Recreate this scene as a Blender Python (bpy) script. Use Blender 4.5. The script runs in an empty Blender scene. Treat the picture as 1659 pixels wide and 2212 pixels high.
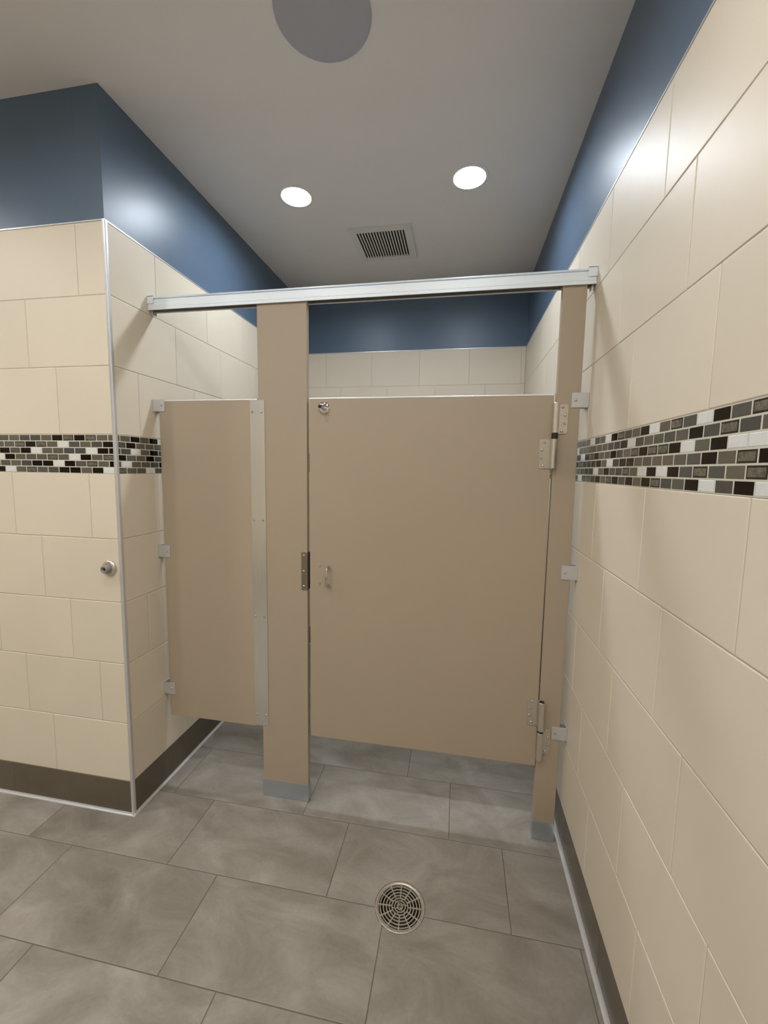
import bpy, bmesh, math, random
from mathutils import Vector, Matrix, Euler

scn = bpy.context.scene
col = scn.collection
random.seed(7)

# ------------------------------------------------------------------ dimensions (metres)
W = 1.7787      # tiled wall on the right
D = 1.6076      # back wall of the stall
H = 2.8699      # ceiling
A = 0.212       # distance of the short front wall before the partition line
ZB = 0.1531     # top of the dark base tile
T = 0.2617      # wall tile height
M = 0.1536      # mosaic band height
ZM = ZB + 5 * T
ZT = ZM + M + 3 * T
XL = -2.3       # far left of the washroom
YR = -3.4       # rear wall behind the camera

# ------------------------------------------------------------------ camera
cam = bpy.data.objects.new('camera', bpy.data.cameras.new('camera'))
col.objects.link(cam)
scn.camera = cam
cam.data.sensor_fit = 'HORIZONTAL'
cam.data.sensor_width = 36.0
cam.data.lens = 36.0 * 890.52 / 1659.0
cam.data.clip_start = 0.02
rx, ry, rz = -0.1027, -0.0155, 0.1768
Rc = Matrix.Rotation(rz, 3, 'Z') @ Matrix.Rotation(rx, 3, 'X') @ Matrix.Rotation(ry, 3, 'Y')
right, fwd, up = Rc.col[0], Rc.col[1], Rc.col[2]
mw = Matrix(((right[0], up[0], -fwd[0], 1.3243), (right[1], up[1], -fwd[1], -1.6310),
             (right[2], up[2], -fwd[2], 1.4956), (0, 0, 0, 1)))
cam.matrix_world = mw

# ------------------------------------------------------------------ world, exposure, lamp levels
world = bpy.data.worlds.new('world')
scn.world = world
world.use_nodes = True
world.node_tree.nodes['Background'].inputs[0].default_value = (0, 0, 0, 1)
world.node_tree.nodes['Background'].inputs[1].default_value = 0.0
vs = scn.view_settings
vs.view_transform = 'Standard'
vs.look = 'None'
vs.gamma = 1.0
vs.use_curve_mapping = False
vs.exposure = 0.0
LAMP_IN = (0.90, 0.98, 1.07)
LAMP_OUT = (1.0, 0.995, 0.98)
LAMP_FILL = (1.0, 0.985, 0.95)
POWER_IN = 185.0
POWER_OUT = 150.0
POWER_FILL = 370.0  # level of the unseen lamps added to brighten the lower walls
LAMPS = [(0.464, 0.503, 1, 'left of the two round recessed ceiling lights above the stall'),
         (1.329, 0.497, 1, 'right of the two round recessed ceiling lights above the stall'),
         (-0.40, -1.12, 0, 'recessed round ceiling light near the short left wall'),
         (0.464, -1.12, 0, 'recessed round ceiling light in the middle of the washroom'),
         (1.329, -1.12, 0, 'recessed round ceiling light beside the long right wall'),
         (-1.60, -1.12, 2, 'unseen ceiling light added for fill at the far left end of the washroom'),  # this lamp and the two rear ones are added fill
         (-0.40, -2.70, 2, 'unseen ceiling light added for fill at the rear left of the washroom'),
         (1.00, -2.70, 2, 'unseen ceiling light added for fill at the rear right of the washroom')]

# ------------------------------------------------------------------ materials
def new_mat(name):
    m = bpy.data.materials.new(name)
    m.use_nodes = True
    return m, m.node_tree, m.node_tree.nodes['Principled BSDF']

def N(nt, kind, **kw):
    n = nt.nodes.new(kind)
    for k, v in kw.items():
        if k in n.inputs:
            n.inputs[k].default_value = v
        else:
            setattr(n, k, v)
    return n

def mat(name, c, rough=0.5, metal=0.0, var=0.0, vscale=3.0, bump=0.0, bscale=200.0, attr=0.0,
        aniso=None, coat=0.0, spec=0.5, bdist=0.001):
    """principled surface with soft colour variation, fine bump and a per-piece tint"""
    m, nt, b = new_mat(name)
    b.inputs['Roughness'].default_value = rough
    b.inputs['Metallic'].default_value = metal
    b.inputs['Specular IOR Level'].default_value = spec
    if coat:
        b.inputs['Coat Weight'].default_value = coat
        b.inputs['Coat Roughness'].default_value = 0.08
    tc = N(nt, 'ShaderNodeTexCoord')
    no = N(nt, 'ShaderNodeTexNoise', Scale=vscale, Detail=4.0, Roughness=0.55)
    mp = N(nt, 'ShaderNodeMapping')
    if aniso:
        mp.inputs['Scale'].default_value = aniso
    nt.links.new(tc.outputs['Object'], mp.inputs['Vector'])
    nt.links.new(mp.outputs['Vector'], no.inputs['Vector'])
    mr = N(nt, 'ShaderNodeMapRange')
    mr.inputs['From Min'].default_value = 0.25
    mr.inputs['From Max'].default_value = 0.75
    mr.inputs['To Min'].default_value = 1.0 - var
    mr.inputs['To Max'].default_value = 1.0 + var
    nt.links.new(no.outputs['Fac'], mr.inputs['Value'])
    val = mr.outputs['Result']
    if attr:
        at = N(nt, 'ShaderNodeAttribute', attribute_name='tint')
        m2 = N(nt, 'ShaderNodeMapRange')
        m2.inputs['To Min'].default_value = 1.0 - attr
        m2.inputs['To Max'].default_value = 1.0 + attr
        nt.links.new(at.outputs['Fac'], m2.inputs['Value'])
        mm = N(nt, 'ShaderNodeMath', operation='MULTIPLY')
        nt.links.new(val, mm.inputs[0])
        nt.links.new(m2.outputs['Result'], mm.inputs[1])
        val = mm.outputs[0]
    vm = N(nt, 'ShaderNodeVectorMath', operation='SCALE')
    vm.inputs[0].default_value = c[:3]
    nt.links.new(val, vm.inputs['Scale'])
    nt.links.new(vm.outputs['Vector'], b.inputs['Base Color'])
    if bump:
        n2 = N(nt, 'ShaderNodeTexNoise', Scale=bscale, Detail=2.0)
        nt.links.new(mp.outputs['Vector'], n2.inputs['Vector'])
        bp = N(nt, 'ShaderNodeBump', Strength=bump, Distance=bdist)
        nt.links.new(n2.outputs['Fac'], bp.inputs['Height'])
        nt.links.new(bp.outputs['Normal'], b.inputs['Normal'])
    return m

def floor_material():
    m, nt, b = new_mat('floor porcelain')
    b.inputs['Roughness'].default_value = 0.5
    tc = N(nt, 'ShaderNodeTexCoord')
    at = N(nt, 'ShaderNodeAttribute', attribute_name='tint')
    off = N(nt, 'ShaderNodeVectorMath', operation='SCALE')
    off.inputs[0].default_value = (13.0, 7.0, 5.0)
    nt.links.new(at.outputs['Fac'], off.inputs['Scale'])
    ad = N(nt, 'ShaderNodeVectorMath', operation='ADD')
    nt.links.new(tc.outputs['Object'], ad.inputs[0])
    nt.links.new(off.outputs['Vector'], ad.inputs[1])
    mp = N(nt, 'ShaderNodeMapping')
    mp.inputs['Rotation'].default_value = (0, 0, 0.6)
    mp.inputs['Scale'].default_value = (1.0, 1.7, 1.0)
    nt.links.new(ad.outputs['Vector'], mp.inputs['Vector'])
    n1 = N(nt, 'ShaderNodeTexNoise', Scale=3.6, Detail=9.0, Roughness=0.64, Distortion=0.6)
    nt.links.new(mp.outputs['Vector'], n1.inputs['Vector'])
    r1 = N(nt, 'ShaderNodeValToRGB')
    e = r1.color_ramp.elements
    e[0].position = 0.30; e[0].color = FLOOR_DARK
    e[1].position = 0.72; e[1].color = FLOOR_LIGHT
    x = r1.color_ramp.elements.new(0.5); x.color = FLOOR_MID
    nt.links.new(n1.outputs['Fac'], r1.inputs['Fac'])
    n3 = N(nt, 'ShaderNodeTexNoise', Scale=90.0, Detail=3.0)
    nt.links.new(tc.outputs['Object'], n3.inputs['Vector'])
    mr = N(nt, 'ShaderNodeMapRange')
    mr.inputs['To Min'].default_value = 0.9
    mr.inputs['To Max'].default_value = 1.1
    nt.links.new(n3.outputs['Fac'], mr.inputs['Value'])
    sc = N(nt, 'ShaderNodeVectorMath', operation='SCALE')
    nt.links.new(r1.outputs['Color'], sc.inputs[0])
    nt.links.new(mr.outputs['Result'], sc.inputs['Scale'])
    nt.links.new(sc.outputs['Vector'], b.inputs['Base Color'])
    bp = N(nt, 'ShaderNodeBump', Strength=0.15, Distance=0.001)
    nt.links.new(n1.outputs['Fac'], bp.inputs['Height'])
    nt.links.new(bp.outputs['Normal'], b.inputs['Normal'])
    return m

FLOOR_DARK = (0.205, 0.180, 0.150, 1)
FLOOR_MID = (0.290, 0.263, 0.228, 1)
FLOOR_LIGHT = (0.400, 0.370, 0.332, 1)
TILE = mat('beige satin wall tile', (0.745, 0.668, 0.545), rough=0.43, var=0.035, vscale=2.5, spec=0.22,
           bump=0.04, bscale=14.0, attr=0.025, bdist=0.004)
GROUT = mat('beige grout', (0.56, 0.48, 0.39), rough=0.9, var=0.06, vscale=30)
FLOOR = floor_material()
FGROUT = mat('dark floor grout', (0.150, 0.132, 0.115), rough=0.95, var=0.1, vscale=40)
BASE = mat('dark brown base tile', (0.120, 0.100, 0.070), rough=0.22, var=0.12, vscale=6, attr=0.08)
PAINT = mat('slate blue satin paint', (0.096, 0.145, 0.214), rough=0.38, var=0.02, vscale=4,
            bump=0.05, bscale=350.0)
CEIL = mat('flat ceiling paint', (0.775, 0.76, 0.765), rough=0.9, var=0.02, vscale=2, bump=0.06, bscale=400)
PART = mat('tan powder coated panel', (0.42, 0.345, 0.255), rough=0.48, var=0.03, vscale=1.5,
           bump=0.05, bscale=600.0, bdist=0.0006)
ALU = mat('brushed aluminium', (0.86, 0.93, 1.0), rough=0.45, metal=0.22, var=0.04, vscale=40, aniso=(0.05, 1, 6))
BRACK = mat('satin bracket metal', (0.63, 0.64, 0.65), rough=0.42, metal=0.5, var=0.03, vscale=30)
ALUV = mat('satin aluminium strip', (0.78, 0.78, 0.75), rough=0.28, metal=0.95, var=0.03, vscale=30, aniso=(6, 1, 0.3))
TRIM = mat('anodised edge trim', (0.66, 0.67, 0.68), rough=0.35, metal=0.55, var=0.03, vscale=10)
NICKEL = mat('satin nickel hinge', (0.66, 0.62, 0.56), rough=0.30, metal=0.9, var=0.04, vscale=60)
DSTEEL = mat('dark stainless strike', (0.28, 0.24, 0.18), rough=0.38, metal=0.85, var=0.06, vscale=60)
STEEL = mat('stainless shoe', (0.56, 0.62, 0.68), rough=0.30, metal=0.9, var=0.04, vscale=50, aniso=(0.2, 1, 4))
EDGE = mat('light silver edge', (0.86, 0.88, 0.90), rough=0.35, metal=0.35)
CHROME = mat('polished chrome', (0.66, 0.65, 0.63), rough=0.07, metal=1.0)
BLACK = mat('black nylon', (0.012, 0.011, 0.010), rough=0.5)
RUBBER = mat('grey rubber', (0.30, 0.28, 0.26), rough=0.65)
CAULK = mat('satin cove strip', (0.66, 0.67, 0.68), rough=0.30, metal=0.35, var=0.05, vscale=12)
WHITEP = mat('off white vent enamel', (0.72, 0.71, 0.69), rough=0.55)
LAMPW = mat('white lamp trim', (0.78, 0.78, 0.77), rough=0.4)
DISC = mat('grey ceiling disc paint', (0.420, 0.435, 0.500), rough=0.9, bump=0.2, bscale=900)
VENT_SHADE = mat('vent opening painted shade', (0.02, 0.018, 0.016), rough=0.9)
DRAIN = mat('worn bronze drain grate', (0.60, 0.57, 0.49), rough=0.35, metal=0.75, var=0.15, vscale=80)
RAIL_SHADE = mat('rail hollow painted shade', (0.045, 0.040, 0.030), rough=0.6)
SUMP = mat('drain sump', (0.015, 0.012, 0.010), rough=0.8)
M_K = mat('mosaic black glass', (0.006, 0.003, 0.002), rough=0.12, spec=0.22)
M_G = mat('mosaic olive grey glass', (0.120, 0.112, 0.088), rough=0.10, spec=0.25, var=0.06, vscale=60, attr=0.12)
M_C = mat('mosaic cool grey glass', (0.088, 0.086, 0.078), rough=0.10, spec=0.25, var=0.06, vscale=60, attr=0.12)
M_B = mat('mosaic brown grey glass', (0.135, 0.118, 0.092), rough=0.10, spec=0.25, var=0.06, vscale=60, attr=0.12)
M_T = mat('mosaic crackled glass', (0.140, 0.130, 0.100), rough=0.12, var=0.55, vscale=110, bump=0.9, bscale=170, bdist=0.002)
M_W = mat('mosaic white stone', (0.74, 0.75, 0.73), rough=0.45, var=0.05, vscale=80, bump=0.5, bscale=200, bdist=0.001)
M_J = mat('mosaic grout', (0.62, 0.59, 0.49), rough=0.9)
M_R = mat('mosaic dark glass rim', (0.030, 0.026, 0.020), rough=0.12, spec=0.25)

def lens_mat(name, c, s):
    m, nt, b = new_mat(name)
    b.inputs['Base Color'].default_value = (0.8, 0.8, 0.8, 1)
    b.inputs['Emission Color'].default_value = (*c, 1)
    b.inputs['Emission Strength'].default_value = s
    return m
LENS_IN = lens_mat('lit lens above stall', LAMP_IN, POWER_IN)
LENS_OUT = lens_mat('lit lens of washroom', LAMP_OUT, POWER_OUT)
LENS_FILL = lens_mat('lit lens of added fill lamps', LAMP_FILL, POWER_FILL)  # lens of the added fill lamps behind and left of the camera

# ------------------------------------------------------------------ object helpers
def wloc(o):
    v = Vector((0, 0, 0))
    while o is not None:
        v += o.location
        o = o.parent
    return v

def obj(name, bm, mats, parent=None, smooth=False, label=None, bevel=0.0, seg=2):
    """bm is in world coordinates; it becomes ONE object, shifted under its parent"""
    me = bpy.data.meshes.new(name)
    if parent is not None:
        bmesh.ops.translate(bm, verts=bm.verts, vec=-wloc(parent))
    bm.to_mesh(me)
    bm.free()
    o = bpy.data.objects.new(name, me)
    col.objects.link(o)
    for m in (mats if isinstance(mats, (list, tuple)) else [mats]):
        me.materials.append(m)
    if parent is not None:
        o.parent = parent
    if smooth:
        for p in me.polygons:
            p.use_smooth = True
        try:
            me.set_sharp_from_angle(angle=math.radians(40))
        except Exception:
            pass
    if bevel:
        md = o.modifiers.new('bevel', 'BEVEL')
        md.width = bevel
        md.segments = seg
        md.limit_method = 'ANGLE'
        md.angle_limit = math.radians(40)
    if label:
        o['label'] = label
    return o

def empty(name, loc, label, cat, group=None):
    o = bpy.data.objects.new(name, None)
    o.empty_display_size = 0.05
    o.location = loc
    col.objects.link(o)
    o['label'] = label
    o['category'] = cat
    if group:
        o['group'] = group
    return o

def structure(o, label, cat):
    o['kind'] = 'structure'
    o['label'] = label
    o['category'] = cat
    return o

def box(bm, x0, x1, y0, y1, z0, z1, mi=0):
    vs_ = [bm.verts.new((x, y, z)) for z in (z0, z1) for y in (y0, y1) for x in (x0, x1)]
    fs = []
    for q in ((0, 2, 3, 1), (4, 5, 7, 6), (0, 1, 5, 4), (2, 6, 7, 3), (0, 4, 6, 2), (1, 3, 7, 5)):
        f = bm.faces.new([vs_[i] for i in q])
        f.material_index = mi
        fs.append(f)
    return vs_

def bx(*a):
    bm = bmesh.new()
    box(bm, *a)
    return bm

def lathe(bm, prof, centre, axis='z', n=32, mi=0):
    """prof: list of (radius, height along axis)"""
    rings = []
    cx, cy, cz = centre
    for r, h in prof:
        ring = []
        if r < 1e-7:
            p = {'z': (cx, cy, cz + h), 'y': (cx, cy + h, cz), 'x': (cx + h, cy, cz)}[axis]
            rings.append([bm.verts.new(p)])
            continue
        for i in range(n):
            a = 2 * math.pi * i / n
            c, s = r * math.cos(a), r * math.sin(a)
            p = {'z': (cx + c, cy + s, cz + h), 'y': (cx + c, cy + h, cz + s), 'x': (cx + h, cy + c, cz + s)}[axis]
            ring.append(bm.verts.new(p))
        rings.append(ring)
    for a_, b_ in zip(rings, rings[1:]):
        for i in range(n):
            j = (i + 1) % n
            if len(a_) == 1 and len(b_) == 1:
                continue
            if len(a_) == 1:
                f = bm.faces.new((a_[0], b_[i], b_[j]))
            elif len(b_) == 1:
                f = bm.faces.new((a_[i], a_[j], b_[0]))
            else:
                f = bm.faces.new((a_[i], a_[j], b_[j], b_[i]))
            f.material_index = mi
    bmesh.ops.recalc_face_normals(bm, faces=bm.faces)

def prism_x(bm, prof, x0, x1, mi=0):
    """closed (y, z) outline extruded along x"""
    a = [bm.verts.new((x0, y, z)) for y, z in prof]
    b = [bm.verts.new((x1, y, z)) for y, z in prof]
    n = len(prof)
    for i in range(n):
        j = (i + 1) % n
        bm.faces.new((a[i], a[j], b[j], b[i])).material_index = mi
    bm.faces.new(a).material_index = mi
    bm.faces.new(b[::-1]).material_index = mi
    bmesh.ops.recalc_face_normals(bm, faces=bm.faces)

def prism_z(bm, prof, z0, z1):
    a = [bm.verts.new((x, y, z0)) for x, y in prof]
    b = [bm.verts.new((x, y, z1)) for x, y in prof]
    n = len(prof)
    for i in range(n):
        j = (i + 1) % n
        bm.faces.new((a[i], a[j], b[j], b[i]))
    bm.faces.new(a)
    bm.faces.new(b[::-1])
    bmesh.ops.recalc_face_normals(bm, faces=bm.faces)

def tube(bm, pts, r, n=12):
    pts = [Vector(p) for p in pts]
    rr = r if isinstance(r, (list, tuple)) else [r] * len(pts)
    rings = []
    ref = Vector((1, 0, 0))
    for i, p in enumerate(pts):
        t = (pts[min(i + 1, len(pts) - 1)] - pts[max(i - 1, 0)]).normalized()
        u = ref - ref.dot(t) * t
        if u.length < 1e-4:
            u = Vector((0, 0, 1)) - t.z * t
        u.normalize()
        v = t.cross(u)
        rings.append([bm.verts.new(p + rr[i] * (math.cos(2 * math.pi * k / n) * u + math.sin(2 * math.pi * k / n) * v)) for k in range(n)])
    for a, b in zip(rings, rings[1:]):
        for k in range(n):
            j = (k + 1) % n
            bm.faces.new((a[k], a[j], b[j], b[k]))
    bm.faces.new(rings[0][::-1])
    bm.faces.new(rings[-1])
    bmesh.ops.recalc_face_normals(bm, faces=bm.faces)

# ------------------------------------------------------------------ tiled surfaces
def plane_map(kind):
    """(u, z, n) -> world; n is the distance out of the wall into the room"""
    if kind == 'front_left': return (lambda u, z, n: (u, -A - n, z)), Vector((0, -1, 0))
    if kind == 'left':       return (lambda u, z, n: (n, u, z)), Vector((1, 0, 0))
    if kind == 'right':      return (lambda u, z, n: (W - n, u, z)), Vector((-1, 0, 0))
    if kind == 'back':       return (lambda u, z, n: (u, D - n, z)), Vector((0, -1, 0))
    if kind == 'rear':       return (lambda u, z, n: (u, YR + n, z)), Vector((0, 1, 0))
    if kind == 'far_left':   return (lambda u, z, n: (XL + n, u, z)), Vector((1, 0, 0))
    if kind == 'floor':      return (lambda u, z, n: (u, z, n)), Vector((0, 0, 1))

def add_tile(bm, fm, nv, lay, u0, u1, v0, v1, c, depth, mi, tilt=0.0, rim=None):
    tint = random.random()
    n0 = 0.0
    tu, tv = random.uniform(-tilt, tilt), random.uniform(-tilt, tilt)
    uc, vc = (u0 + u1) / 2, (v0 + v1) / 2
    def P(u, v, n):
        return bm.verts.new(fm(u, v, n + (u - uc) * tu + (v - vc) * tv))
    A0 = [(u0, v0), (u1, v0), (u1, v1), (u0, v1)]
    I0 = [(u0 + c, v0 + c), (u1 - c, v0 + c), (u1 - c, v1 - c), (u0 + c, v1 - c)]
    m0 = c * 0.45
    I1 = [(u0 + m0, v0 + m0), (u1 - m0, v0 + m0), (u1 - m0, v1 - m0), (u0 + m0, v1 - m0)]
    bot = [bm.verts.new(fm(u, v, -depth)) for u, v in A0]
    e = [P(u, v, n0 - c * 0.75) for u, v in A0]
    k = [P(u, v, n0 - c * 0.22) for u, v in I1]
    t = [P(u, v, n0) for u, v in I0]
    fs = [bm.faces.new(t)]
    for ra, rb in ((bot, e), (e, k), (k, t)):
        for i in range(4):
            j = (i + 1) % 4
            fs.append(bm.faces.new((ra[i], ra[j], rb[j], rb[i])))
    for f in fs:
        f.material_index = mi
        f[lay] = tint
    if rim is not None:
        # glass piece with a dark rim around its face
        q = 0.0024
        base_vs = list(t)
        bmv = [P(u0 + c + q, v0 + c + q, n0), P(u1 - c - q, v0 + c + q, n0), P(u1 - c - q, v1 - c - q, n0), P(u0 + c + q, v1 - c - q, n0)]
        if u1 - u0 > 0.02:
            bm.faces.remove(fs[0])
            fs[0] = bm.faces.new(bmv)
            fs[0].material_index = mi; fs[0][lay] = tint
            for i in range(4):
                j = (i + 1) % 4
                fs.append(bm.faces.new((base_vs[i], base_vs[j], bmv[j], bmv[i])))
            for f in fs[1:]:
                f.material_index = rim; f[lay] = tint
        else:
            for v_ in bmv: bm.verts.remove(v_)
    fs[0].normal_update()
    if fs[0].normal.dot(nv) < 0:
        for f in fs:
            f.normal_flip()

def row_tiles(bm, fm, nv, lay, ua, ub, v0, v1, start, pitch, gap, c, depth, mi, tilt=0.0):
    k = math.floor((ua - start) / pitch)
    u = start + k * pitch
    while u < ub - 1e-6:
        a, b = max(u, ua), min(u + pitch, ub)
        if b - a > 0.012:
            add_tile(bm, fm, nv, lay, a + (gap / 2 if a > ua + 1e-6 else 0), b - (gap / 2 if b < ub - 1e-6 else 0), v0 + gap / 2, v1 - gap / 2, c, depth, mi, tilt)
        u += pitch

P0 = 0.3725
def tile_field(kind, ua, ub, starts, parent):
    fm, nv = plane_map(kind)
    bm = bmesh.new()
    lay = bm.faces.layers.float.new('tint')
    for i in range(8):
        z0 = ZB + i * T if i < 5 else ZM + M + (i - 5) * T
        idx = i if i < 5 else i + 1
        row_tiles(bm, fm, nv, lay, ua, ub, z0, z0 + T, starts[idx], P0, 0.0022, 0.0022, 0.006, 0, 0.0012)
    for z0, z1 in ((ZB - 0.001, ZM), (ZM + M, ZT)):
        lo, hi = Vector(fm(ua, z0, -0.0079)), Vector(fm(ub, z1, -0.0014))
        box(bm, min(lo.x, hi.x), max(lo.x, hi.x), min(lo.y, hi.y), max(lo.y, hi.y), z0, z1, 1)
    return obj('tile_field', bm, [TILE, GROUT], parent, label='beige wall tiles laid in thirds')

MI = {'K': 0, 'G': 1, 'C': 2, 'B': 3, 'T': 4, 'W': 5}
def mosaic(kind, ua, ub, pitch, starts, seqs, direction, parent):
    """rows listed top first; seqs[r][k] is the k-th piece from starts[r] in the given direction"""
    fm, nv = plane_map(kind)
    bm = bmesh.new()
    lay = bm.faces.layers.float.new('tint')
    rh = M / 6
    for r in range(6):
        z1 = ZM + M - r * rh
        z0 = z1 - rh
        s = starts[r]
        k0 = -int(4.0 / pitch)
        for k in range(k0, int(4.0 / pitch)):
            u = s + direction * k * pitch
            a, b = (u, u + pitch) if direction > 0 else (u - pitch, u)
            a, b = max(a, ua), min(b, ub)
            if b - a < 0.006:
                continue
            ch = seqs[r][k] if 0 <= k < len(seqs[r]) else random.choice('KGGCBTGCKWBC')
            c = 0.0016 if ch != 'W' else 0.0022
            g = 0.0026 if ch != 'W' else 0.0018
            add_tile(bm, fm, nv, lay, a + (g / 2 if a > ua + 1e-6 else 0), b - (g / 2 if b < ub - 1e-6 else 0), z0 + g / 2, z1 - g / 2, c, 0.006, MI[ch], 0.006, 7 if ch == 'T' else None)
    lo, hi = Vector(fm(ua, ZM, -0.0079)), Vector(fm(ub, ZM + M, -0.0005))
    box(bm, min(lo.x, hi.x), max(lo.x, hi.x), min(lo.y, hi.y), max(lo.y, hi.y), ZM, ZM + M, 6)
    return obj('mosaic_band', bm, [M_K, M_G, M_C, M_B, M_T, M_W, M_J, M_R], parent, label='band of small black, grey and white glass mosaic bricks')

def base_tiles(name, kind, ua, ub, start, label):
    fm, nv = plane_map(kind)
    bm = bmesh.new()
    lay = bm.faces.layers.float.new('tint')
    row_tiles(bm, fm, nv, lay, ua, ub, 0.001, ZB, start, 0.61, 0.0022, 0.0020, 0.006, 0, 0.0008)
    lo, hi = Vector(fm(ua, 0.001, -0.0079)), Vector(fm(ub, ZB, -0.0014))
    box(bm, min(lo.x, hi.x), max(lo.x, hi.x), min(lo.y, hi.y), max(lo.y, hi.y), 0.001, ZB - 0.0015, 1)
    return structure(obj(name, bm, [BASE, FGROUT]), label, 'baseboard')

# ---- floor
fm, nv = plane_map('floor')
bm = bmesh.new()
lay = bm.faces.layers.float.new('tint')
DR = (1.175, -0.363)
for k in range(-11, 6):
    y0 = -0.0705 + 0.3115 * k
    y1 = y0 + 0.3115
    s = 0.0805 - 0.209 * k
    if k == -3:
        s = 0.063
    y0c, y1c = max(y0, YR + 0.003), min(y1, D - 0.003)
    if y1c - y0c < 0.01:
        continue
    row_tiles(bm, fm, nv, lay, XL + 0.003, W - 0.003, y0c, y1c, s, 0.627, 0.0028, 0.0014, 0.008, 0, 0.0006)
flo = obj('floor', bm, [FLOOR, FGROUT])
structure(flo, 'floor of large mottled grey rectangular tiles laid in thirds', 'floor')
grout_bm = bx(XL - 0.1, W + 0.1, YR - 0.1, D + 0.1, -0.12, -0.0010)
g_o = obj('grout_bed', grout_bm, FGROUT, flo, label='dark grout between the floor tiles')
# recess the round drain into the floor
DRAIN_HOLE = True
# trim the tiles round the drain
bmf = bmesh.new(); bmf.from_mesh(flo.data)
near = [f for f in bmf.faces if abs(f.normal.z) > 0.9 and f.calc_area() > 0.02]
def pt_in(f, x, y):
    xs = [v.co.x for v in f.verts]; ys = [v.co.y for v in f.verts]
    return min(xs) - 0.09 < x < max(xs) + 0.09 and min(ys) - 0.09 < y < max(ys) + 0.09
lay = bmf.faces.layers.float['tint']
for f in [f for f in near if pt_in(f, *DR)]:
    # rebuild this tile top as a polygon with the round bite taken out
    xs = sorted(v.co.x for v in f.verts); ys = sorted(v.co.y for v in f.verts)
    x0, x1, y0, y1 = xs[0], xs[-1], ys[0], ys[-1]
    tint, mi, zz = f[lay], f.material_index, f.calc_center_median().z
    R0 = 0.0868
    NX, NY = 90, 45
    # cells outside the circle, with cut cells snapped to the circle
    geo = {}
    def gv(i, j):
        if (i, j) in geo: return geo[(i, j)]
        x = x0 + (x1 - x0) * i / NX; y = y0 + (y1 - y0) * j / NY
        d = math.hypot(x - DR[0], y - DR[1])
        if 0 < i < NX and 0 < j < NY and d < R0 + 0.004 and d > R0 - 0.011:
            x, y = DR[0] + (x - DR[0]) * R0 / d, DR[1] + (y - DR[1]) * R0 / d
        geo[(i, j)] = bmf.verts.new((x, y, zz))
        return geo[(i, j)]
    bmf.faces.remove(f)
    for i in range(NX):
        for j in range(NY):
            xc = x0 + (x1 - x0) * (i + .5) / NX; yc = y0 + (y1 - y0) * (j + .5) / NY
            if math.hypot(xc - DR[0], yc - DR[1]) < R0 - 0.001:
                continue
            try:
                nf = bmf.faces.new((gv(i, j), gv(i + 1, j), gv(i + 1, j + 1), gv(i, j + 1)))
                nf[lay] = tint; nf.material_index = mi
            except ValueError:
                pass
# chamfer faces that cross the drain
for f in [f for f in bmf.faces if math.hypot(f.calc_center_median().x - DR[0], f.calc_center_median().y - DR[1]) < 0.5 and f.calc_area() < 0.02]:
    xs = [v.co.x for v in f.verts]; ys = [v.co.y for v in f.verts]
    if max(xs) - min(xs) > 0.2 or max(ys) - min(ys) > 0.2:
        cxx = min(max(DR[0], min(xs)), max(xs)); cyy = min(max(DR[1], min(ys)), max(ys))
        if math.hypot(cxx - DR[0], cyy - DR[1]) < 0.08:
            edges = [e for e in f.edges if e.calc_length() > 0.2]
            tint, mi = f[lay], f.material_index
            vsf = list(f.verts)
            # split the long strip at the rim and drop the middle piece
            if max(xs) - min(xs) > 0.2:
                yy = sum(ys) / len(ys)
                hw = math.sqrt(max(0.0, 0.0868 ** 2 - (yy - DR[1]) ** 2)) - 0.001
                lo_, hi_ = DR[0] - hw, DR[0] + hw
                ax = 0
            else:
                xx = sum(xs) / len(xs)
                hw = math.sqrt(max(0.0, 0.0868 ** 2 - (xx - DR[0]) ** 2)) - 0.001
                lo_, hi_ = DR[1] - hw, DR[1] + hw
                ax = 1
            srt = sorted(vsf, key=lambda v: v.co[ax])
            La, Ra = srt[:2], srt[2:]
            # pair the ends along the strip
            if (La[0].co - Ra[0].co).cross(Vector((1, 0, 0)) if ax == 0 else Vector((0, 1, 0))).length > (La[0].co - Ra[1].co).cross(Vector((1, 0, 0)) if ax == 0 else Vector((0, 1, 0))).length:
                Ra = Ra[::-1]
            def cutv(p, q, c_):
                t_ = (c_ - p.co[ax]) / (q.co[ax] - p.co[ax])
                return bmf.verts.new(p.co.lerp(q.co, t_))
            nrm = f.normal.copy()
            bmf.faces.remove(f)
            for P_, c_ in ((La, lo_), (Ra, hi_)):
                if (P_ is La and c_ <= P_[0].co[ax] + 1e-4) or (P_ is Ra and c_ >= P_[0].co[ax] - 1e-4):
                    continue
                Q_ = [cutv(La[0], Ra[0], c_), cutv(La[1], Ra[1], c_)]
                nf = bmf.faces.new((P_[0], P_[1], Q_[1], Q_[0]))
                nf.normal_update()
                if nf.normal.dot(nrm) < 0:
                    nf.normal_flip()
                nf[lay] = tint; nf.material_index = mi
bmf.to_mesh(flo.data); bmf.free()

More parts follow.
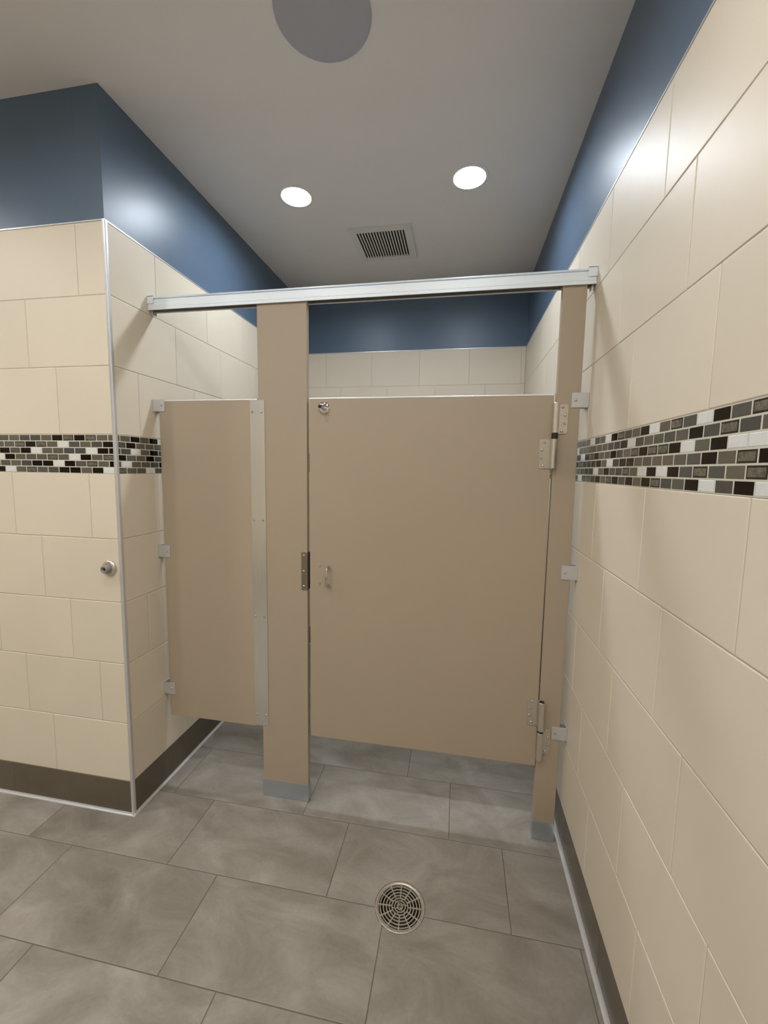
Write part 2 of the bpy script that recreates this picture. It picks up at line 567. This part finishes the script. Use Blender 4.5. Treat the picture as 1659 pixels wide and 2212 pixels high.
# ---- ceiling (openings are covered by the flush fittings)
cei = obj('ceiling', bx(XL - 0.1, W + 0.1, YR - 0.1, D + 0.1, H, H + 0.1), CEIL)
structure(cei, 'flat grey beige painted ceiling', 'ceiling')
def cut_holes(o, discs, z0, z1):
    cb = bmesh.new()
    for x, y, r_ in discs:
        lathe(cb, [(0, z0), (r_, z0), (r_, z1), (0, z1)], (x, y, 0), 'z', 64)
    bmesh.ops.remove_doubles(cb, verts=cb.verts, dist=1e-7)
    cm = bpy.data.meshes.new('cutter'); cb.to_mesh(cm); cb.free()
    co = bpy.data.objects.new('cutter', cm); col.objects.link(co)
    md_ = o.modifiers.new('hole', 'BOOLEAN'); md_.object = co; md_.operation = 'DIFFERENCE'; md_.solver = 'EXACT'
    bpy.context.view_layer.update()
    m_ = bpy.data.meshes.new_from_object(o.evaluated_get(bpy.context.evaluated_depsgraph_get()))
    o.modifiers.clear(); o.data = m_
    bpy.data.objects.remove(co)
cut_holes(cei, [(x, y, 0.0760) for x, y, _, _ in LAMPS], H - 0.05, H + 0.045)

cut_holes(g_o, [(DR[0], DR[1], 0.0868)], -0.06, 0.05)

# ---- walls: painted slab, tile field, mosaic band
PR = 0.008   # paint lies this far behind the tile face
def wall(name, dims, label):
    return structure(obj(name, bx(*dims), PAINT), label, 'wall')

wr = wall('wall_right', (W + PR, W + 0.13, YR - 0.1, D + 0.1, 0, H), 'long right wall, slate blue paint above beige tile')
tile_field('right', YR, D, {0: -0.285, 1: -0.155, 2: -0.399, 3: -0.275, 4: -0.145, 6: -0.378, 7: -0.258, 8: -0.121}, wr)
RS = ['CKWCTBWKBCTKWGCWGCCGK', 'CTCKGCGGCWKCCGGGTGGW', 'KGWKTTKTBCKGGKTKWCC', 'TBKCGBBGBKKCWBKCCCTC', 'BCTCKWKWGTCGKBWCCCG', 'KCWKGCTKBKCKTGKCCCWC']
RB = ['T', 'G', 'WW', 'K', 'T', 'W']
seq = [RB[i] + RS[i] for i in range(6)]
rst = [-0.871, -0.896, -0.8185, -0.896, -0.871, -0.896]
rst = [rst[i] - 0.0513 * len(RB[i]) for i in range(6)]
mosaic('right', YR, D, 0.0513, rst, seq, 1, wr)

wl = wall('wall_left', (-0.12, -PR, -A + PR + 0.0001, D + 0.1, 0, H), 'left wall of the stall, slate blue paint above beige tile')
tile_field('left', -A + 0.0008, D, {0: 0.164, 1: 0.045, 2: -0.079, 3: 0.164, 4: 0.045, 6: -0.079, 7: 0.164, 8: 0.045}, wl)
LS = ['GKTKWGC', 'CKBGTCK', 'CWBKCGG', 'KGBKCGW', 'WBGCKGB', 'TBBWCKG']
mosaic('left', -A + 0.0008, D, 0.0523, [-0.189, -0.213, -0.188, -0.213, -0.187, -0.213], LS, 1, wl)

wf = wall('wall_front_left', (XL - 0.1, -0.1201, -A + PR, -A + 0.12, 0, H), 'short front wall on the left, slate blue paint above beige tile')
tile_field('front_left', XL, -0.0008, {0: -0.381, 1: -0.131, 2: -0.257, 3: -0.378, 4: -0.131, 6: -0.255, 7: -0.379, 8: -0.130}, wf)
FS = ['GTKTKGCCBGG', 'KCGCWGTKTGG', 'KWCCGGWKGKG', 'TGKWGTGGGKW', 'GTGKWKKCBGK', 'WKGKKCCTGWK']
mosaic('front_left', XL, -0.0008, 0.0523, [-0.034, -0.0075, -0.033, -0.0085, -0.033, -0.0085],
       ['GTKTKGCCBGG', 'KCGCWGTKTGG', 'KWCCGGWKGKG', 'TGKWGTGGGKW', 'GTGKWKKCBGK', 'WKGKKCCTGWK'], -1, wf)

wb = wall('wall_back', (-PR, W + PR, D + PR, D + 0.12, 0, H), 'back wall of the stall, slate blue paint above beige tile')
tile_field('back', 0, W, {0: 0.378, 1: 0.259, 2: 0.135, 3: 0.378, 4: 0.259, 6: 0.135, 7: 0.380, 8: 0.259}, wb)
mosaic('back', 0, W, 0.0523, [0, 0.026, 0, 0.026, 0, 0.026], [''] * 6, 1, wb)

wq = wall('wall_rear', (XL - 0.1, W + 0.1, YR - 0.12, YR - PR, 0, H), 'rear wall of the washroom, tiled below blue paint')
tile_field('rear', XL, W, {i: 0.1 * (i % 3) for i in range(9)}, wq)
mosaic('rear', XL, W, 0.0523, [0, 0.026, 0, 0.026, 0, 0.026], [''] * 6, 1, wq)
wz = wall('wall_far_left', (XL - 0.12, XL - PR, YR - 0.1, -A + 0.02, 0, H), 'far left wall of the washroom, tiled below blue paint')
tile_field('far_left', YR, -A, {i: 0.1 * (i % 3) for i in range(9)}, wz)
mosaic('far_left', YR, -A, 0.0523, [0, 0.026, 0, 0.026, 0, 0.026], [''] * 6, 1, wz)

base_tiles('baseboard_right', 'right', YR, D, -0.455, 'dark brown base tile along the right wall')
base_tiles('baseboard_left', 'left', -A + 0.0008, D, 0.005, 'dark brown base tile along the left wall of the stall')
base_tiles('baseboard_front_left', 'front_left', XL, -0.0008, -0.615, 'dark brown base tile along the short front wall')
base_tiles('baseboard_back', 'back', 0, W, 0.3, 'dark brown base tile along the back wall of the stall')
base_tiles('baseboard_rear', 'rear', XL, W, 0.3, 'dark brown base tile along the rear wall')
base_tiles('baseboard_far_left', 'far_left', YR, -A, -0.3, 'dark brown base tile along the far left wall')

# ---- metal trims: ledge on top of the tile, corner profile, cove at the floor
tn = [0]
def trim(bm, m, label, **kw):
    tn[0] += 1
    return structure(obj('trim_%d' % tn[0], bm, m, **kw), label, 'trim')
tt, e = 0.0045, 0.0012
trim(bx(W - e, W + PR, YR, D, ZT, ZT + tt), TRIM, 'thin metal ledge trim on top of the right wall tiles')
trim(bx(-PR, e, -A - e, D, ZT, ZT + tt), TRIM, 'thin metal ledge trim on top of the left stall wall tiles')
trim(bx(XL, -PR, -A - e, -A + PR, ZT, ZT + tt), TRIM, 'thin metal ledge trim on top of the short front wall tiles')
trim(bx(e, W - e, D - e, D + PR, ZT, ZT + tt), TRIM, 'thin metal ledge trim on top of the back wall tiles')
bm = bmesh.new()
r = 0.0045
prof = [(-0.0105, -A + 0.0105), (-0.0105, -A - 0.0018)]
for i in range(7):
    a = -math.pi / 2 + i * math.pi / 12
    prof.append((0.0018 - r + r * math.cos(a), -A - 0.0018 + r + r * math.sin(a)))
prof.append((0.0018, -A + 0.0105))
prism_z(bm, prof, 0.002, ZT + tt)
trim(bm, TRIM, 'vertical rounded metal corner profile between the short front wall and the stall wall', smooth=True)

def cove(kind, ua, ub, label, s=0.013):
    fm, nv = plane_map(kind)
    prof = [(0.0, s)]
    for i in range(7):
        a = math.pi - i * math.pi / 12
        prof.append((s + (s - 0.0015) * math.cos(a) , s + (s - 0.0015) * -math.sin(a)))
    prof += [(s, 0.0), (0.0, 0.0)]
    bm = bmesh.new()
    ra = [bm.verts.new(fm(ua, z, n)) for n, z in prof]
    rb = [bm.verts.new(fm(ub, z, n)) for n, z in prof]
    for i in range(len(prof)):
        j = (i + 1) % len(prof)
        bm.faces.new((ra[i], ra[j], rb[j], rb[i]))
    bm.faces.new(ra); bm.faces.new(rb[::-1])
    bmesh.ops.recalc_face_normals(bm, faces=bm.faces)
    trim(bm, CAULK, label, smooth=True)
cove('right', YR, D, 'pale cove strip where the right wall meets the floor')
cove('left', -A - 0.008, D, 'pale cove strip where the left stall wall meets the floor', 0.010)
cove('front_left', XL, 0.008, 'pale cove strip where the short front wall meets the floor', 0.010)
cove('back', 0.01, W - 0.01, 'pale cove strip where the back wall meets the floor', 0.010)

# ------------------------------------------------------------------ screws
sb = bmesh.new()
lathe(sb, [(0.0046, 0.0), (0.0046, -0.0008), (0.0040, -0.0022), (0.0026, -0.0032), (0.0012, -0.0036), (0.0, -0.0036)], (0, 0, 0), 'y', 16)
SCREW = bpy.data.meshes.new('screw'); sb.to_mesh(SCREW); sb.free()
SCREW.materials.append(CHROME)
for p in SCREW.polygons: p.use_smooth = True
def screw(parent, x, y, z, r=1.0):
    o = bpy.data.objects.new('screw', SCREW)
    col.objects.link(o)
    o.parent = parent
    o.location = Vector((x, y, z)) - wloc(parent)
    o.scale = (1.12 * r, 1.12 * r, 1.12 * r)
    return o

TH = 0.0254
def bracket(parent, side, z0, z1, xs, xo, label):
    """U clip that grips panel and wall: wall flange with two ears"""
    bm = bmesh.new()
    t = 0.0028
    if side == 'left':
        xa, xb, xw = 0.0005, xo, 0.0005
        box(bm, xw, xw + t, -0.0035 - t, TH + 0.0035, z0, z1)          # plate on the wall
        box(bm, xw, xw + t, TH + 0.0035, TH + 0.026, z0, z1)
    else:
        xa, xb = xo, W - 0.0005
        box(bm, xb - t, xb, -0.0035 - t, TH + 0.026, z0, z1)
    box(bm, xa, xb, -0.0005 - t, -0.0005, z0, z1)                       # front ear
    box(bm, xa, xb, TH + 0.0005, TH + 0.0005 + t, z0, z1)               # rear ear
    b = obj('wall_bracket', bm, BRACK, parent, bevel=0.0006, label=label)
    screw(b, xs, -0.0005 - t, (z0 + z1) / 2)
    return b

# ------------------------------------------------------------------ side panel (left)
panel = empty('partition_panel', (0.26, TH / 2, 0.33), 'narrow tan metal partition panel beside the left wall, left of the tall post', 'partition')
obj('panel', bx(0.029, 0.4885, 0, TH, 0.332, 1.7755), PART, panel, bevel=0.0018)
def top_edge(parent, x0, x1, z):
    bm = bmesh.new()
    prof = [(-0.0004, z), (-0.0004, z + 0.0016)]
    for i in range(5):
        a = math.pi - i * math.pi / 8
        prof.append((0.0024 + 0.0028 * math.cos(a), z + 0.0016 + 0.0028 * math.sin(a)))
    for i in range(5):
        a = math.pi / 2 - i * math.pi / 8
        prof.append((TH - 0.0024 + 0.0028 * math.cos(a), z + 0.0016 + 0.0028 * math.sin(a)))
    prof.append((TH + 0.0004, z))
    prism_x(bm, prof, x0, x1)
    return obj('top_edge', bm, EDGE, parent, smooth=True, label='light silver edge along the top')  # rounded strip in a lighter silver tone than the panel
top_edge(panel, 0.0290, 0.4885, 1.7757)
for z0, z1, zs in ((1.732, 1.783, 1.758), (1.087, 1.142, 1.114), (0.437, 0.492, 0.464)):
    bracket(panel, 'left', z0, z1, 0.043, 0.058, 'small satin metal wall bracket')
st = obj('cover_strip', bx(0.4575, 0.5225, -0.0030, -0.0004, 0.340, 1.774), ALUV, panel, bevel=0.0005, label='long vertical satin metal joining strip')
for z in (1.7255, 1.2715, 0.8455, 0.3915):
    for x in (0.4685, 0.5095):
        screw(st, x, -0.0030, z)

# ------------------------------------------------------------------ pilasters
def pilaster(x0, x1, label, shoe_z=0.080):
    t = empty('pilaster', ((x0 + x1) / 2, TH / 2, 0), label, 'partition post')
    obj('post', bx(x0, x1, 0, TH, 0.004, 2.190), PART, t, bevel=0.0018)
    bm = bmesh.new()
    s = 0.0016
    box(bm, x0 - s, x1 + s, -s, -0.0003, 0.001, shoe_z)
    box(bm, x0 - s, x1 + s, TH + 0.0003, TH + s, 0.001, shoe_z)
    box(bm, x0 - s, x0 - 0.0003, -0.0003, TH + 0.0003, 0.001, shoe_z)
    box(bm, x1 + 0.0003, x1 + s, -0.0003, TH + 0.0003, 0.001, shoe_z)
    obj('shoe', bm, STEEL, t, label='stainless steel shoe at the foot of the post')
    return t
pl = pilaster(0.4935, 0.7070, 'wide tan partition post between the narrow panel and the stall door')
pr = pilaster(1.6685, 1.7510, 'slim tan partition post between the stall door and the right wall')
for z0, z1, zs in ((1.730, 1.783, 1.757), (1.090, 1.144, 1.114), (0.443, 0.496, 0.472)):
    bracket(pr, 'right', z0, z1, 1.7340, 1.7205, 'small satin metal wall bracket')
# strike on the wide post
bm = bmesh.new()
box(bm, 0.6805, 0.7086, -0.0024, -0.0003, 0.979, 1.143)
box(bm, 0.7073, 0.7092, -0.0024, 0.0200, 0.979, 1.143)
sk = obj('strike_plate', bm, DSTEEL, pl, bevel=0.0004, label='dark steel strike plate')
for z in (1.130, 1.062, 0.996):
    screw(sk, 0.6925, -0.0024, z)
obj('stop', bx(0.7093, 0.7150, 0.0010, 0.0220, 0.986, 1.142), BLACK, sk, label='black rubber stop')

# ------------------------------------------------------------------ headrail
hr = empty('headrail', (W / 2, 0.012, 2.154), 'long brushed aluminium headrail across the top of the stall front', 'rail')
bm = bmesh.new()
prof = [(-0.0088, 2.1545), (-0.0088, 2.1635), (-0.0072, 2.1645), (-0.0072, 2.1660), (-0.0082, 2.1670),
        (-0.0082, 2.1960), (-0.0015, 2.1970), (-0.0015, 2.1998), (-0.0088, 2.2006), (-0.0088, 2.2022),
        (-0.0040, 2.2080), (0.0300, 2.2080), (0.0350, 2.2020), (0.0350, 2.1545), (0.0330, 2.1545),
        (0.0330, 2.1935), (-0.0048, 2.1935), (-0.0048, 2.1545)]
prism_x(bm, prof, 0.0015, W - 0.0015)
obj('channel', bm, ALU, hr)
bm = bmesh.new()
for x0, x1 in ((0.016, 0.4930), (0.7075, 1.6680), (1.7515, 1.7630)):
    box(bm, x0, x1, -0.0046, 0.0328, 2.1590, 2.1900)
obj('underside', bm, RAIL_SHADE, hr, label='dark blocks standing in for the shade inside the hollow rail')  # near-black filler blocks paint the shade in the open channel
for x0, x1 in ((0.0008, 0.030), (W - 0.030, W - 0.0008)):
    bm = bmesh.new()
    box(bm, x0, x1, -0.0118, -0.0102, 2.1790, 2.2040)
    box(bm, x0, x1, 0.0352, 0.0368, 2.1790, 2.2040)
    xa, xb = (x0, x0 + 0.0016) if x0 < 1 else (x1 - 0.0016, x1)
    box(bm, xa, xb, -0.0118, 0.0368, 2.2085, 2.2105)
    box(bm, x0, x1, -0.0118, 0.0368, 2.2085, 2.2105)
    box(bm, x0, x1, -0.0118, -0.0102, 2.2040, 2.2105)
    box(bm, x0, x1, 0.0352, 0.0368, 2.2040, 2.2105)
    obj('end_bracket', bm, ALU, hr)
for x0 in (0.0080, W - 0.0140):
    obj('end_tab', bx(x0, x0 + 0.006, 0.004, 0.026, 2.1400, 2.1900), ALUV, hr, label='small wall tab under the end of the rail')

# ------------------------------------------------------------------ stall door
door = empty('stall_door', (1.19, TH / 2, 0.32), 'wide tan metal stall door hung between two posts, closed', 'door')
bm = bmesh.new()
lo = [(0.7195, 0.3200), (1.6665, 0.3200)]
hi = [(0.7165, 1.7755), (1.6590, 1.7755)]
va = [bm.verts.new((x, y, z)) for y in (0, TH) for x, z in (lo[0], lo[1], hi[1], hi[0])]
for q in ((0, 1, 2, 3), (7, 6, 5, 4), (0, 4, 5, 1), (1, 5, 6, 2), (2, 6, 7, 3), (3, 7, 4, 0)):
    bm.faces.new([va[i] for i in q])
bmesh.ops.recalc_face_normals(bm, faces=bm.faces)
obj('slab', bm, PART, door, bevel=0.0018)
top_edge(door, 0.7165, 1.6590, 1.7757)

def rounded_plate(bm, x0, x1, y0, y1, z0, z1, r, corners):
    """plate in xz with rounded corners on the named side ('l' or 'r')"""
    pts = []
    def arc(cx, cz, a0):
        for i in range(5):
            a = a0 + i * math.pi / 8
            pts.append((cx + r * math.cos(a), cz + r * math.sin(a)))
    if corners == 'r':
        pts.append((x0, z0)); arc(x1 - r, z0 + r, -math.pi / 2); arc(x1 - r, z1 - r, 0); pts.append((x0, z1))
    else:
        pts.append((x1, z1)); arc(x0 + r, z1 - r, math.pi / 2); arc(x0 + r, z0 + r, math.pi); pts.append((x1, z0))
    a = [bm.verts.new((x, y0, z)) for x, z in pts]
    b = [bm.verts.new((x, y1, z)) for x, z in pts]
    n = len(pts)
    for i in range(n):
        j = (i + 1) % n
        bm.faces.new((a[i], a[j], b[j], b[i]))
    bm.faces.new(a); bm.faces.new(b[::-1])

def barrel(bm, x, y, z0, z1, r):
    lathe(bm, [(0, z0), (r - 0.0012, z0), (r, z0 + 0.0012), (r, z1 - 0.0012), (r - 0.0012, z1), (0, z1)], (x, y, 0), 'z', 24)

BX, BY, BR = 1.6665, -0.0136, 0.0118
def hinge(label, x_up, x_dn, up, dn, spacer, leaf_up, leaf_dn, holes, rr):
    """two knuckles on one pin; each knuckle carries one screwed leaf"""
    t = empty('hinge', ((x_up + x_dn) / 2, 0, dn[0]), label, 'hinge', 'door hinges')
    for (x, (z0, z1), leaf) in ((x_up, up, leaf_up), (x_dn, dn, leaf_dn)):
        bm = bmesh.new(); barrel(bm, x, BY, z0, z1, BR)
        obj('knuckle', bm, NICKEL, t, smooth=True)
        bm = bmesh.new()
        xe, l0, l1 = leaf
        if xe > x:
            rounded_plate(bm, x + 0.004, xe, -0.0030, -0.0004, l0, l1, rr, 'r')
        else:
            rounded_plate(bm, xe, x - 0.004, -0.0030, -0.0004, l0, l1, rr, 'l')
        bmesh.ops.recalc_face_normals(bm, faces=bm.faces)
        lf = obj('post_leaf' if xe > x else 'door_leaf', bm, NICKEL, t, bevel=0.0004)
        for sx, sz in holes:
            if (sx > x) == (xe > x):
                screw(lf, sx, -0.003, sz)
    bm = bmesh.new(); barrel(bm, (x_up + x_dn) / 2, BY, spacer[0], spacer[1], BR * 0.93)
    obj('spacer', bm, BLACK, t, smooth=True, label='black nylon spacer')
    return t
hinge('upper satin nickel hinge joining the stall door to the slim right post', BX, BX - 0.001, (1.6380, 1.7470), (1.5090, 1.6170), (1.6172, 1.6378),
      (1.7110, 1.6360, 1.7420), (1.6170, 1.5085, 1.6160),
      ((1.692, 1.732), (1.7005, 1.703), (1.7000, 1.673), (1.6915, 1.645), (1.634, 1.604), (1.6255, 1.576), (1.6255, 1.547), (1.634, 1.519)), 0.005)
BX2 = 1.6750
h2 = hinge('lower satin nickel hinge joining the stall door to the slim right post', BX2, BX2, (0.4800, 0.5980), (0.3570, 0.4720), (0.4722, 0.4798),
      (1.6240, 0.4920, 0.5990), (1.7160, 0.3770, 0.4830),
      ((1.640, 0.592), (1.6315, 0.565), (1.6320, 0.534), (1.6415, 0.506), (1.698, 0.477), (1.7065, 0.448), (1.7070, 0.419), (1.698, 0.390)), 0.003)
bm = bmesh.new(); barrel(bm, BX2, BY, 0.5981, 0.5992, BR * 0.80)
obj('cap', bm, BLACK, h2, smooth=True)

# coat hook and bumper on the door
bm = bmesh.new()
HX, HZ = 0.7790, 1.7385
lathe(bm, [(0.0, -0.0060), (0.012, -0.0062), (0.020, -0.0052), (0.0245, -0.0030), (0.0262, -0.0005), (0.0262, 0.0), (0, 0.0)], (HX, 0, HZ), 'y', 40)
hk = obj('coat_hook', bm, CHROME, door, smooth=True, label='round chrome coat hook near the top corner')
bm = bmesh.new()
tube(bm, [(HX + 0.002, -0.004, HZ - 0.006), (HX + 0.002, -0.016, HZ - 0.007), (HX + 0.001, -0.028, HZ - 0.005), (HX, -0.036, HZ - 0.001), (HX - 0.001, -0.042, HZ + 0.001)],
     [0.0060, 0.0046, 0.0040, 0.0044, 0.0052], 14)
obj('prong', bm, CHROME, hk, smooth=True)
bm = bmesh.new()
tube(bm, [(HX + 0.003, -0.014, HZ - 0.007), (HX + 0.006, -0.020, HZ - 0.008), (HX + 0.008, -0.026, HZ - 0.004), (HX + 0.009, -0.029, HZ + 0.001)],
     [0.0034, 0.0034, 0.0038, 0.0044], 12)
obj('prong', bm, CHROME, hk, smooth=True)
bm = bmesh.new()
lathe(bm, [(0, -0.0540), (0.0038, -0.0532), (0.0062, -0.050), (0.0068, -0.046), (0.0056, -0.042), (0.0, -0.040)], (HX - 0.001, 0, HZ + 0.001), 'y', 20)
obj('bumper_tip', bm, BLACK, hk, smooth=True, label='black rubber tip')

# pull handle and latch bolts
bm = bmesh.new()
PX = 0.8000
tube(bm, [(PX, 0.0, 1.0860), (PX, -0.012, 1.0868), (PX, -0.021, 1.0845), (PX, -0.0265, 1.079), (PX, -0.029, 1.070), (PX, -0.0300, 1.050),
          (PX, -0.0300, 1.040), (PX, -0.029, 1.022), (PX, -0.0265, 1.013), (PX, -0.021, 1.0075), (PX, -0.012, 1.0052), (PX, 0.0, 1.006)],
     [0.0066, 0.0056, 0.0056, 0.0056, 0.0052, 0.0046, 0.0046, 0.0052, 0.0056, 0.0056, 0.0056, 0.0066], 16)
obj('pull_handle', bm, CHROME, door, smooth=True, label='small chrome pull handle')
for z in (1.088, 1.013):
    screw(door, 0.7615, 0.0, z, 1.05)

# ------------------------------------------------------------------ wall bumper on the short wall
bp_ = empty('wall_bumper', (-0.056, -A, 1.081), 'round satin metal door bumper with grey rubber nose on the short left wall', 'door stop')
bm = bmesh.new()
lathe(bm, [(0, -0.0005), (0.0325, -0.0005), (0.0325, -0.004), (0.0300, -0.0075), (0.0235, -0.0100), (0.0200, -0.0105), (0.0190, -0.0085), (0, -0.0085)], (-0.056, -A, 1.081), 'y', 40)
obj('flange', bm, NICKEL, bp_, smooth=True)
bm = bmesh.new()
lathe(bm, [(0.0175, -0.0086), (0.0170, -0.024), (0.0160, -0.029), (0.0140, -0.0315), (0.0100, -0.0320), (0.0088, -0.0300), (0.0080, -0.0200), (0, -0.0200)], (-0.056, -A, 1.081), 'y', 32)
obj('rubber_nose', bm, RUBBER, bp_, smooth=True, label='hollow grey rubber nose')
bm = bmesh.new()
lathe(bm, [(0, -0.0202), (0.0078, -0.0202), (0.0078, -0.0212), (0, -0.0212)], (-0.056, -A, 1.081), 'y', 24)
obj('hollow', bm, BLACK, bp_)

# ------------------------------------------------------------------ floor drain
dr = empty('floor_drain', (DR[0], DR[1], 0), 'round metal floor drain with a spider web pattern of slots', 'drain')
bm = bmesh.new()
lathe(bm, [(0.0765, -0.006), (0.0765, -0.0012), (0.0790, 0.0006), (0.0835, 0.0012), (0.0855, 0.0002), (0.0860, -0.004), (0.0860, -0.055), (0.0840, -0.055), (0.0840, -0.0085), (0.0765, -0.0085), (0.0765, -0.006)], (*DR, 0), 'z', 64)
obj('rim', bm, DRAIN, dr, smooth=True)
bm = bmesh.new()
z0, z1 = -0.0060, -0.0018
def ring(bm, ra, rb, n=72):
    lathe(bm, [(ra, z0), (ra, z1), (rb, z1), (rb, z0), (ra, z0)], (*DR, 0), 'z', n)
radii = [0.0095, 0.0185, 0.0275, 0.0370, 0.0470, 0.0575, 0.0680]
for q in radii:
    ring(bm, q - 0.0018, q + 0.0018)
ring(bm, 0.0035, 0.0050, 24)
ring(bm, 0.0735, 0.0762)
def spoke(a, ra, rb, w):
    c, s = math.cos(a), math.sin(a)
    pts = [(ra, -w), (rb, -w), (rb, w), (ra, w)]
    P = [(DR[0] + c * u - s * v, DR[1] + s * u + c * v) for u, v in pts]
    a_ = [bm.verts.new((x, y, z0 + 0.0002)) for x, y in P]; b_ = [bm.verts.new((x, y, z1 + 0.0002)) for x, y in P]
    for i in range(4):
        j = (i + 1) % 4
        bm.faces.new((a_[i], a_[j], b_[j], b_[i]))
    bm.faces.new(a_[::-1]); bm.faces.new(b_)
th0 = math.radians(4)
for k in range(12):
    spoke(th0 + k * math.pi / 6, 0.0270, 0.0755, 0.0018)
for k in range(6):
    spoke(th0 + k * math.pi / 3 + 0.26, 0.0185, 0.0275, 0.0015)
for k in range(4):
    spoke(th0 + k * math.pi / 2 + 0.5, 0.0045, 0.0185, 0.0013)
for k in range(4):
    a = th0 + k * math.pi / 2 + math.pi / 6
    lathe(bm, [(0, z1 + 0.0010), (0.0032, z1 + 0.0010), (0.0036, z1), (0, z1)], (DR[0] + 0.0715 * math.cos(a), DR[1] + 0.0715 * math.sin(a), 0), 'z', 16)
bmesh.ops.recalc_face_normals(bm, faces=bm.faces)
obj('grate', bm, DRAIN, dr, label='web shaped grate')
bm = bmesh.new()
lathe(bm, [(0.0838, -0.020), (0.0838, -0.054), (0, -0.054)], (*DR, 0), 'z', 40)
obj('sump', bm, SUMP, dr)

# ------------------------------------------------------------------ ceiling fittings
for i, (x, y, inside, lab) in enumerate(LAMPS):
    t = empty('ceiling_light', (x, y, H), lab, 'ceiling light', 'recessed ceiling lights')
    bm = bmesh.new()
    lathe(bm, [(0.0735, 0.0200), (0.0755, 0.0200), (0.0755, -0.0004), (0.0900, -0.0004), (0.0895, -0.0018), (0.0850, -0.0034), (0.0770, -0.0040), (0.0745, -0.0030), (0.0735, 0.0200)], (x, y, H), 'z', 48)
    obj('trim_ring', bm, LAMPW, t, smooth=True)
    bm = bmesh.new()
    lathe(bm, [(0, 0.0150), (0.0730, 0.0150), (0.0730, 0.0190), (0, 0.0190)], (x, y, H), 'z', 48)
    obj('lens', bm, (LENS_OUT, LENS_IN, LENS_FILL)[inside], t, label='glowing white lens')

vt = empty('ceiling_vent', (0.832, 0.998, H), 'square ceiling exhaust vent with narrow slats above the stall', 'vent')
bm = bmesh.new()
vx0, vx1, vy0, vy1 = 0.652, 1.014, 0.815, 1.180
ox0, ox1, oy0, oy1 = 0.688, 0.974, 0.850, 1.136
zt0, zt1 = H - 0.012, H - 0.0003
for d in ((vx0, ox0, vy0, vy1), (ox1, vx1, vy0, vy1), (ox0, ox1, vy0, oy0), (ox0, ox1, oy1, vy1)):
    box(bm, *d, zt0, zt1)
bmesh.ops.remove_doubles(bm, verts=bm.verts, dist=1e-5)
obj('frame', bm, WHITEP, vt)
bm = bmesh.new()
n = 17
pt = (ox1 - ox0) / n
for k in range(n + 1):
    x = ox0 + k * pt
    w = 0.0036
    box(bm, max(x - w, ox0), min(x + w, ox1), oy0, oy1, zt0 + 0.001, zt0 + 0.0035)
obj('slats', bm, WHITEP, vt)
obj('backing', bx(ox0, ox1, oy0, oy1, H - 0.0030, H - 0.0005), VENT_SHADE, vt, label='near-black sheet behind the slats, painted as the shaded opening')  # flat dark sheet paints the shade of the vent opening

sp = empty('ceiling_speaker', (0.872, -0.288, H), 'flat round grey disc on the ceiling, nearer the viewer than the two lamps', 'speaker')
bm = bmesh.new()
lathe(bm, [(0, -0.0070), (0.120, -0.0066), (0.142, -0.0052), (0.148, -0.0030), (0.1485, -0.0004), (0, -0.0004)], (0.872, -0.288, H), 'z', 72)
obj('cover', bm, DISC, sp, smooth=True)
